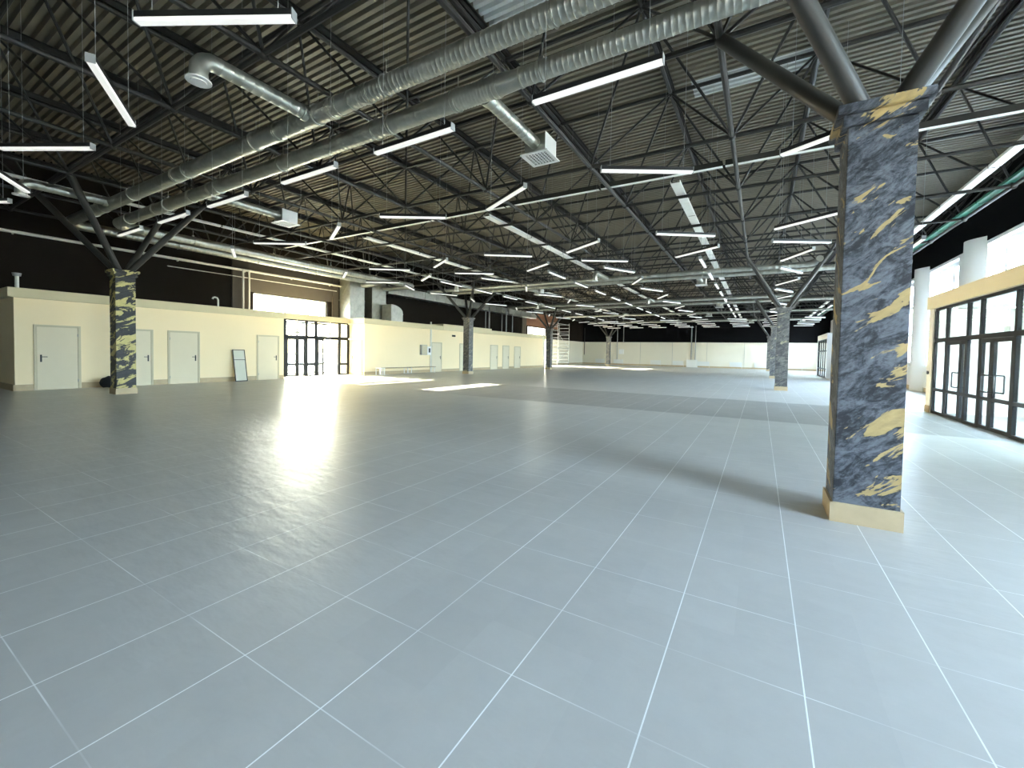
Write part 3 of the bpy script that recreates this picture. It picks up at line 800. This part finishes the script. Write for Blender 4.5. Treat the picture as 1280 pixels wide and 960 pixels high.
tray('thin lengthwise tray above the wall ducts', (-18.0, 2, TZ), (-18.0, 40, TZ), .12)

# ------------------------------------------------------------------ linear pendant lights on the roof grid
LZ, LL = 4.55, 1.5
def pendant_full():
    t = empty('linear_pendant_light', (0, 0, LZ))
    box('housing', M['black_metal'], (-LL/2, LL/2, -.036, .036, LZ+.022, LZ+.08), t, .003)
    box('diffuser', M['lamp_white'], (-LL/2+.004, LL/2-.004, -.04, .04, LZ-.012, LZ+.022), t, .006)
    for s in (-1, 1):
        box('end_cap', M['grey_metal'], (s*LL/2-.004, s*LL/2+.004, -.042, .042, LZ-.014, LZ+.083), t)
        MB().tube((s*LL*.4, 0, LZ+.085), (s*LL*.4, 0, ZD), .0035, 5).build('suspension_wire', M['grey_metal'], t)
    return t
proto = pendant_full()
def pendant_simple():
    m = MB().box(-LL/2, LL/2, -.036, .036, LZ+.022, LZ+.08).box(-LL/2, LL/2, -.04, .04, LZ-.012, LZ+.022)
    for s in (-1, 1): m.tube((s*LL*.4, 0, LZ+.085), (s*LL*.4, 0, ZD), .0035, 4)
    bmesh.ops.translate(m.bm, vec=(0, 0, -LZ), verts=m.bm.verts[:])
    o = m.build('linear_pendant_light', M['black_metal']); o.data.materials.append(M['lamp_white'])
    for p in o.data.polygons[6:12]: p.material_index = 1
    return o
proto2 = pendant_simple()
cols = [3.4, .83, -1.7, -4.43, -6.87, -9.6, -12.05, -14.6]
rows = [(2.0, 'chev'), (4.55, 'flat'), (7.12, 'chev'), (11.3, 'chev2'), (13.3, 'chev'), (14.95, 'mix'), (17.5, 'mix'), (20.1, 'mix'), (22.65, 'mix'), (25.25, 'mix'),
        (28.0, 'mix'), (30.5, 'mix'), (33.3, 'mix'), (35.6, 'mix'), (38.2, 'chev'), (40.6, 'chev2'), (43.0, 'flat'), (45.4, 'chev'), (47.8, 'flat')]
ordn = ['first', 'second', 'third', 'fourth', 'fifth', 'sixth', 'seventh', 'eighth', 'ninth', 'tenth', 'eleventh', 'twelfth', 'thirteenth', 'fourteenth', 'fifteenth', 'sixteenth', 'seventeenth', 'eighteenth', 'nineteenth', 'twentieth', 'twenty-first', 'twenty-second']
first = True; first2 = True
for ri, (y, kind) in enumerate(rows):
    nth = -1
    for ci, x in enumerate(cols):
        if ri < 2 and ci < 2: continue
        if ri == 2 and ci < 1: continue
        if ri in (3, 4) and ci == 0: continue
        nth += 1
        if kind == 'flat': a = 0
        elif kind == 'chev': a = 31 if ci % 2 == 0 else -31
        elif kind == 'chev2': a = -33 if ci % 2 == 1 else 34
        else:
            if ci in (0, 2, 4, 6): a = 90
            else:
                a = 62 if ri % 2 == 1 else -62
                if ci == 1: a = -a
                if ci == 7: a = -a
        if kind == 'chev' and ri in (0,): a = 28 if ci in (3, 5, 7) else -30
        if ri == 2: a = 30 if ci in (2, 4, 6) else -29
        if ri == 3: a = 34 if ci in (2, 4, 6) else -33
        if ri == 4: a = 30 if ci in (1, 3, 5, 7) else -34
        if y < 20.5:
            o = proto if first else copy_tree(proto); first = False
        else:
            o = proto2 if first2 else copy_tree(proto2); first2 = False
        o.location = (x, y, LZ); o.rotation_euler = (0, 0, math.radians(a))
        look = {0: 'set crosswise', 90: 'set lengthwise'}.get(a, 'set aslant')
        thing(o, 'pendant light %s, %s row from the camera, %s from the street wall' % (look, ordn[ri], ordn[nth]), 'pendant light', 'linear pendant lights hung on wires')

# ------------------------------------------------------------------ pipes along the walls
t = thing(empty('wall_pipe', (-23.4, 10, 5.5)), 'long pale pipe along the dark side wall with a double drop by the entrance window', 'pipe')
MB().tube((-23.4, 2.0, 5.56), (-23.4, 42, 5.62), .06, 10).build('main_run', M['pipe_white'], t, True)
for y in (11.85, 12.15): MB().tube((-23.35, y, 3.35), (-23.35, y, 5.58), .045, 8).build('drop', M['pipe_white'], t, True)
MB().tube((-23.38, 8.6, 5.18), (-23.38, 17.5, 5.22), .02, 8).build('thin_run', M['pipe_white'], t, True)
m = MB()
for y in (4, 6.5, 9, 11.95, 14.5, 17): m.box(-23.46, -23.34, y-.02, y+.02, 5.47, 5.51)
m.build('bracket', M['pipe_white'], t)
for i, (x, y, lab) in enumerate(((-21.6, 31.8, 'first'), (-21.6, 32.4, 'second'), (-21.6, 34.6, 'third'), (-21.6, 35.4, 'fourth'), (-21.6, 36.6, 'fifth'))):
    MB_ = MB().tube((x, y, 3.42), (x, y, 5.4+.25*(i % 2)), .07 if i % 2 else .05, 10)
    o = MB_.build('vent_stack', M['grey_metal'], smooth=True)
    thing(o, '%s upright grey vent stack along the roof of the long rooms counted from the benches' % lab, 'pipe', 'vent stacks on the room roof')
t = thing(empty('vent_pipe', (-21.2, 3.6, 3.3)), 'short white vent pipe with cap on the corner of the small rooms', 'pipe')
MB().tube((-20.75, 3.62, 3.28), (-20.75, 3.62, 3.72), .05, 12).build('pipe', M['pipe_white'], t, True)
MB().tube((-20.75, 3.62, 3.70), (-20.75, 3.62, 3.80), .09, 12, .11).build('cap', M['grey_metal'], t, True)
t = thing(empty('vent_pipe', (-20.8, 9.5, 3.3)), 'thin white hooked vent pipe on the small rooms above the mirror', 'pipe')
MB().path([(-20.8, 9.5, 3.28), (-20.8, 9.5, 3.62), (-20.8, 9.46, 3.70), (-20.8, 9.38, 3.73), (-20.8, 9.30, 3.70), (-20.8, 9.28, 3.64)], .035, 10).build('pipe', M['pipe_white'], t, True)

# ------------------------------------------------------------------ things along the room fronts
# leaning mirror
t = thing(empty('leaning_mirror', (-20.2, 10.15, 0)), 'tall narrow black framed mirror leaning against the cream wall', 'mirror')
def lean(p):  # foot stands out, head touches the wall
    u, z = p; k_ = z/1.43
    return (-20.16-.30*k_, 0, z)
m = MB(); mm = MB()
def slat(m, y0, y1, z0, z1, off0, off1):
    X0 = -20.16-.28*z0/1.43; X1 = -20.16-.28*z1/1.43
    vs = [(X0+off0, y0, z0), (X0+off0, y1, z0), (X1+off0, y1, z1), (X1+off0, y0, z1)]; ws = [(x-off1, y, z) for x, y, z in vs]
    bm = m.bm; A = [bm.verts.new(v) for v in vs]; B = [bm.verts.new(v) for v in ws]
    bm.faces.new(A); bm.faces.new(B[::-1])
    for i in range(4): bm.faces.new((A[i], B[i], B[(i+1) % 4], A[(i+1) % 4]))
for b_ in ((9.90, 9.93, 0, 1.43), (10.39, 10.42, 0, 1.43), (9.93, 10.39, 0, .04), (9.93, 10.39, 1.40, 1.43), (9.93, 10.39, .96, .985)): slat(m, *b_, .02, .03)
m.build('mirror_frame', M['black_metal'], t)
slat(mm, 9.92, 10.40, .02, 1.41, .008, .01); mm.build('mirror_glass', M['mirror'], t)
# black bag
m = MB(); r = bmesh.ops.create_uvsphere(m.bm, u_segments=20, v_segments=14, radius=1)
for v in r['verts']:
    c = v.co; z = max(-.82, c.z); sq = 1+.12*math.sin(3*c.x+1.3)*math.cos(2*c.y)
    tilt = .25*(z+.8)
    v.co = Vector((-20.12+c.x*.16*sq, 5.66+c.y*.25*sq*(1-.25*max(0, z)) - tilt*.12, .185+z*.225*(1+.12*math.sin(5*c.y))))
bg = m.build('black_bag', M['rubber'], None, True); thing(bg, 'lumpy black bag lying on the floor beside the pale corner door', 'bag')
# benches
def bench(y0, y1, label):
    t = thing(empty('low_bench', (-20.1, (y0+y1)/2, 0)), label, 'bench', 'low benches along the cream wall')
    MB().box(-20.28, -19.88, y0, y1, .40, .435, .004).build('bench_top', M['wood_plank'], t)
    for y in (y0+.12, y1-.12):
        m = MB(); s = .018
        for x in (-20.24, -19.92): m.box(x-s, x+s, y-s, y+s, 0, .40)
        m.box(-20.24, -19.92, y-s, y+s, .02, .05); m.box(-20.24, -19.92, y-s, y+s, .37, .40)
        m.build('leg_frame', M['white_metal'], t)
bench(18.1, 20.45, 'low bench with white leg frames closer to the glass entrance')
bench(20.55, 23.1, 'low bench with white leg frames closer to the electric cabinet')
t = thing(empty('white_stool', (-19.7, 17.9, 0)), 'small white framed stool standing at the bench end by the entrance', 'stool')
m = MB(); s = .018
for x in (-20.0, -19.6):
    for y in (17.75, 18.05): m.box(x-s, x+s, y-s, y+s, 0, .42)
m.build('leg_frame', M['white_metal'], t)
MB().box(-20.03, -19.57, 17.72, 18.08, .42, .45, .005).build('seat', M['white_metal'], t)
# electric cabinet, meter, conduit
t = thing(empty('electric_cabinet', (RX, 22.5, 1.2)), 'grey wall cabinet beside the white conduit on the long room front', 'cabinet')
MB().box(RX+.001, RX+.2, 22.05, 22.62, 1.25, 1.95, .008).build('cabinet_body', M['grey_metal'], t)
MB().box(RX+.2, RX+.212, 22.08, 22.59, 1.28, 1.92, .003).build('cabinet_door', M['door_frame'], t)
t = thing(empty('meter_box', (RX, 22.9, 1.3)), 'pale meter box with dark window next to the grey cabinet', 'meter')
MB().box(RX+.001, RX+.16, 22.68, 23.08, 1.25, 1.85, .008).build('meter_body', M['white_metal'], t)
MB().box(RX+.16, RX+.166, 22.8, 22.98, 1.42, 1.72).build('meter_window', M['black_metal'], t)
o = MB().box(RX+.001, RX+.07, 23.11, 23.2, 0.0, 3.62).build('wall_conduit', M['pipe_white']); thing(o, 'white upright conduit rising beside the meter box', 'conduit')
o = MB().box(RX+.001, RX+.04, 25.6, 26.0, 2.66, 2.8, .005).build('room_sign', M['frame_dark']); thing(o, 'small dark sign plate high on the cream wall past the grey door', 'sign')
o = MB().box(-20.66, -20.6, 17.25, 17.299, 1.42, 1.52, .004).build('light_switch', M['grey_metal']); thing(o, 'small grey switch by the return wall door', 'switch')
for x, y, lab in ((-21.82, 13.85, 'small dark exit sign hung over the closed entrance leaves'), (-21.82, 15.9, 'small dark exit sign hung over the open entrance leaf')):
    t = thing(empty('exit_sign', (x, y, 2.4)), lab, 'sign')
    MB().box(x, x+.04, y-.17, y+.17, 2.36, 2.47, .004).build('sign_body', M['grey_metal'], t)
    MB().tube((x+.02, y, 2.47), (x+.02, y, 3.12), .008, 6).build('stem', M['white_metal'], t)
for y, lab in ((15.45, 'pale exit sign hung inside the porch over the farther street door'), (12.95, 'pale exit sign hung inside the porch over the closer street door')):
    t = thing(empty('exit_sign', (SX+.9, y, 2.4)), lab, 'sign')
    MB().box(SX+.88, SX+.92, y-.17, y+.17, 2.30, 2.44, .004).build('sign_body', M['white_metal'], t)
    MB().tube((SX+.9, y, 2.44), (SX+.9, y, 3.12), .012, 6).build('stem', M['white_metal'], t)
# round wall buzzer on the porch corner
o = MB().tube((SX-.062, 17.3, 1.18), (SX-.10, 17.3, 1.18), .05, 16).build('door_buzzer', M['black_metal'], None, True); thing(o, 'small round dark button on the cream corner of the street porch', 'button')

# radiators
def radiator(x0, x1, y0, y1, z0, z1, label, axis):
    t = thing(empty('radiator', ((x0+x1)/2, (y0+y1)/2, z0)), label, 'radiator', 'white radiators')
    MB().box(x0, x1, y0, y1, z0, z1, .008).build('radiator_panel', M['radiator'], t)
    m = MB(); n = 10
    for k_ in range(n):
        if axis == 'x':
            a = x0+(x1-x0)*(k_+.2)/n; b_ = x0+(x1-x0)*(k_+.8)/n; m.box(a, b_, y0-.012, y0+.002, z0+.04, z1-.04)
        else:
            a = y0+(y1-y0)*(k_+.2)/n; b_ = y0+(y1-y0)*(k_+.8)/n; m.box(x0-.012, x0+.002, a, b_, z0+.04, z1-.04)
    m.build('fin', M['radiator'], t)
    m = MB()
    if axis == 'x': m.tube((x1+.02, (y0+y1)/2, 0), (x1+.02, (y0+y1)/2, z1-.05), .015, 8).tube((x1-.01, (y0+y1)/2, z1-.06), (x1+.02, (y0+y1)/2, z1-.06), .015, 8)
    else: m.tube(((x0+x1)/2, y1+.02, 0), ((x0+x1)/2, y1+.02, z1-.05), .015, 8).tube(((x0+x1)/2, y1-.01, z1-.06), ((x0+x1)/2, y1+.02, z1-.06), .015, 8)
    m.build('feed_pipe', M['pipe_white'], t)
radiator(XR-.14, XR-.04, 25.9, 27.9, .22, .98, 'white radiator under the tall street window behind the navy column', 'y')
radiator(XR-.14, XR-.04, 31.9, 33.9, .22, .98, 'white radiator under the second street window past the porch', 'y')
for i, x in enumerate((-21.5, -18.7, -13.4, -10.4, -7.2, -3.4, -.6, 3.0)):
    radiator(x, x+1.4, YF-.14, YF-.04, .22, .82, 'white radiator at the end wall, %s from the scaffold' % ordn[i], 'x')
# vertical pipes on the end wall
for i, (x, z0, z1, r, lab) in enumerate(((-8.05, .9, 5.6, .06, 'thicker grey upright pipe in the middle of the end wall'), (-7.55, .9, 5.6, .05, 'thinner grey upright pipe beside the thicker one on the end wall'),
        (-18.2, .2, 5.8, .05, 'pale upright pipe on the end wall beside the mottled column'), (-17.3, 3.36, 5.8, .05, 'short pale pipe on the black part of the end wall'), (-23.3, 1.4, 5.5, .05, 'dark upright pipe in the corner by the end wall'))):
    o = MB().tube((x, YF-.1, z0), (x, YF-.1, z1), r, 10).build('end_wall_pipe', M['grey_metal'] if i != 4 else M['steel_dark'], None, True); thing(o, lab, 'pipe')
o = MB().box(-17.9, -17.2, YF-.25, YF-.03, 1.6, 2.3, .01).build('wall_cabinet', M['white_metal']); thing(o, 'white box on the end wall near the mottled column', 'cabinet')
o = MB().box(-8.6, -7.2, YF-.3, YF-.145, .0, 1.0, .01).build('floor_cabinet', M['radiator']); thing(o, 'white floor cabinet under the upright pipes at the end wall', 'cabinet')

# scaffold tower by the far entrance
t = thing(empty('scaffold_tower', (-22.0, 48.5, 0)), 'pale metal scaffold tower standing at the far entrance behind the dark column', 'scaffold')
sx0, sx1, sy0, sy1, sh_ = -22.9, -21.5, 47.5, 51.0, 5.4
for x in (sx0, sx1):
    for y in (sy0, sy1): MB().tube((x, y, 0), (x, y, sh_), .03, 8).build('upright', M['grey_metal'], t, True)
z = .3
m = MB()
while z < sh_:
    for y in (sy0, sy1): m.tube((sx0, y, z), (sx1, y, z), .022, 6)
    z += .45
m.build('rung', M['grey_metal'], t, True)
m = MB()
for z in (.4, 2.2, 4.0, 5.2):
    for x in (sx0, sx1): m.tube((x, sy0, z), (x, sy1, z), .022, 6)
for x in (sx0, sx1): m.tube((x, sy0, .4), (x, sy1, 2.2), .018, 6).tube((x, sy1, 2.2), (x, sy0, 4.0), .018, 6)
m.build('brace', M['grey_metal'], t, True)
t = thing(empty('scaffold_ladder', (-20.3, 41.6, 0)), 'single ladder-like scaffold frame leaning at the end of the long rooms', 'scaffold')
m = MB()
for y in (41.0, 41.8): m.tube((-20.2, y, 0), (-20.28, y, 3.3), .028, 8)
m.build('upright', M['white_metal'], t, True)
m = MB()
for k_ in range(1, 8): m.tube((-20.2-.01*k_, 41.0, k_*.43), (-20.2-.01*k_, 41.8, k_*.43), .022, 6)
m.build('rung', M['white_metal'], t, True)

# ------------------------------------------------------------------ outdoors
struct(box('ground_outside', M['concrete'], (-160, 160, -150, 200, -.35, -.21)), 'pale paving outside')
struct(box('exterior_building', M['facade'], (60, 66, -60, 110, -.2, 6.5)), 'building across the street')

# ------------------------------------------------------------------ light: sky and low sun from the entrance side
w = bpy.data.worlds.new('sky'); scn.world = w; w.use_nodes = True
nt = w.node_tree; nt.nodes.clear(); h = NT(nt)
sky = h.n('ShaderNodeTexSky'); sky.sky_type = 'NISHITA'; sky.sun_disc = False
sky.sun_elevation = math.radians(18.6); sky.sun_rotation = math.radians(-90); sky.air_density = 1.0; sky.dust_density = 1.5; sky.ozone_density = 1.0
bg = h.n('ShaderNodeBackground'); bg.inputs[1].default_value = 1.0
ad = h.n('ShaderNodeMix', data_type='RGBA', blend_type='ADD'); ad.inputs[0].default_value = 1; sk = h.n('ShaderNodeVectorMath', operation='SCALE'); sk.inputs[3].default_value = .5; h.l(sky.outputs[0], sk.inputs[0]); h.l(sk.outputs[0], ad.inputs[6]); 
tc = h.n('ShaderNodeTexCoord'); sxyz = h.n('ShaderNodeSeparateXYZ'); h.l(tc.outputs['Generated'], sxyz.inputs[0])
# thin haze over the whole sky: warm toward the low sun, cool on the opposite side
hz = h.mixc(h.ramp(sxyz.outputs[0], -.7, .5), (4.6, 3.95, 2.95), (2.78, 3.42, 4.5)); h.l(hz, ad.inputs[7])
h.l(ad.outputs[2], bg.inputs[0]); ow = h.n('ShaderNodeOutputWorld'); h.l(bg.outputs[0], ow.inputs[0])
SKY = bg
def sun(elev, energy, col):
    l = bpy.data.lights.new('sun', 'SUN'); l.energy = energy; l.color = col; l.angle = math.radians(.6)
    o = bpy.data.objects.new('sun', l); COL.objects.link(o)
    d = Vector((math.cos(math.radians(elev)), 0.0, -math.sin(math.radians(elev))))
    o.rotation_euler = d.to_track_quat('-Z', 'Y').to_euler(); o.location = (-60, 15, 30)
    return o
sun(18.6, 15.0, (1, .92, .78))
def portal(name, loc, rot, sx, sy):
    l = bpy.data.lights.new(name, 'AREA'); l.shape = 'RECTANGLE'; l.size = sx; l.size_y = sy; l.cycles.is_portal = True
    o = bpy.data.objects.new(name, l); COL.objects.link(o); o.location = loc; o.rotation_euler = rot
ry = math.radians(90)
for (a, b, c, d) in HR: portal('sky_portal', (XR+.46, (a+b)/2, (c+d)/2), (0, ry, 0), d-c, b-a)
for (a, b, c, d) in HL: portal('sky_portal', (XL-.46, (a+b)/2, (c+d)/2), (0, -ry, 0), d-c, b-a)
for (a, b, c, d) in HBK: portal('sky_portal', ((a+b)/2, YB-.46, (c+d)/2), (math.radians(90), 0, 0), b-a, d-c)
portal('sky_portal', (XR+.46, 13.2, 1.6), (0, ry, 0), 3.0, 7.4)

# ------------------------------------------------------------------ camera
cam = bpy.data.cameras.new('camera'); co = bpy.data.objects.new('camera', cam); COL.objects.link(co)
f_px, ppy = 525.7, 456.66
cam.sensor_fit = 'HORIZONTAL'; cam.sensor_width = 36.0; cam.lens = 36.0*f_px/1280.0
cam.shift_y = -(480-ppy)/1280.0
cam.clip_start = .05; cam.clip_end = 500
yaw, pitch, roll = math.radians(30.5), math.radians(1.778), math.radians(1.104)
fw = Vector((-math.sin(yaw)*math.cos(pitch), math.cos(yaw)*math.cos(pitch), -math.sin(pitch)))
rt = Vector((math.cos(yaw), math.sin(yaw), 0)); up = rt.cross(fw)
r2 = rt*math.cos(roll)+up*math.sin(roll); u2 = up*math.cos(roll)-rt*math.sin(roll)
mat = Matrix((r2, u2, -fw)).transposed().to_4x4(); mat.translation = (0, 0, 1.55)
co.matrix_world = mat
scn.camera = co

scn.view_settings.view_transform = 'Standard'; scn.view_settings.look = 'None'
scn.view_settings.gamma = 1.0; scn.view_settings.use_curve_mapping = False
scn.view_settings.exposure = 3.2
scn.cycles.max_bounces = 10; scn.cycles.diffuse_bounces = 6; scn.cycles.glossy_bounces = 5; scn.cycles.transparent_max_bounces = 16
scn.cycles.sample_clamp_indirect = 8.0
scn.cycles.use_denoising = True
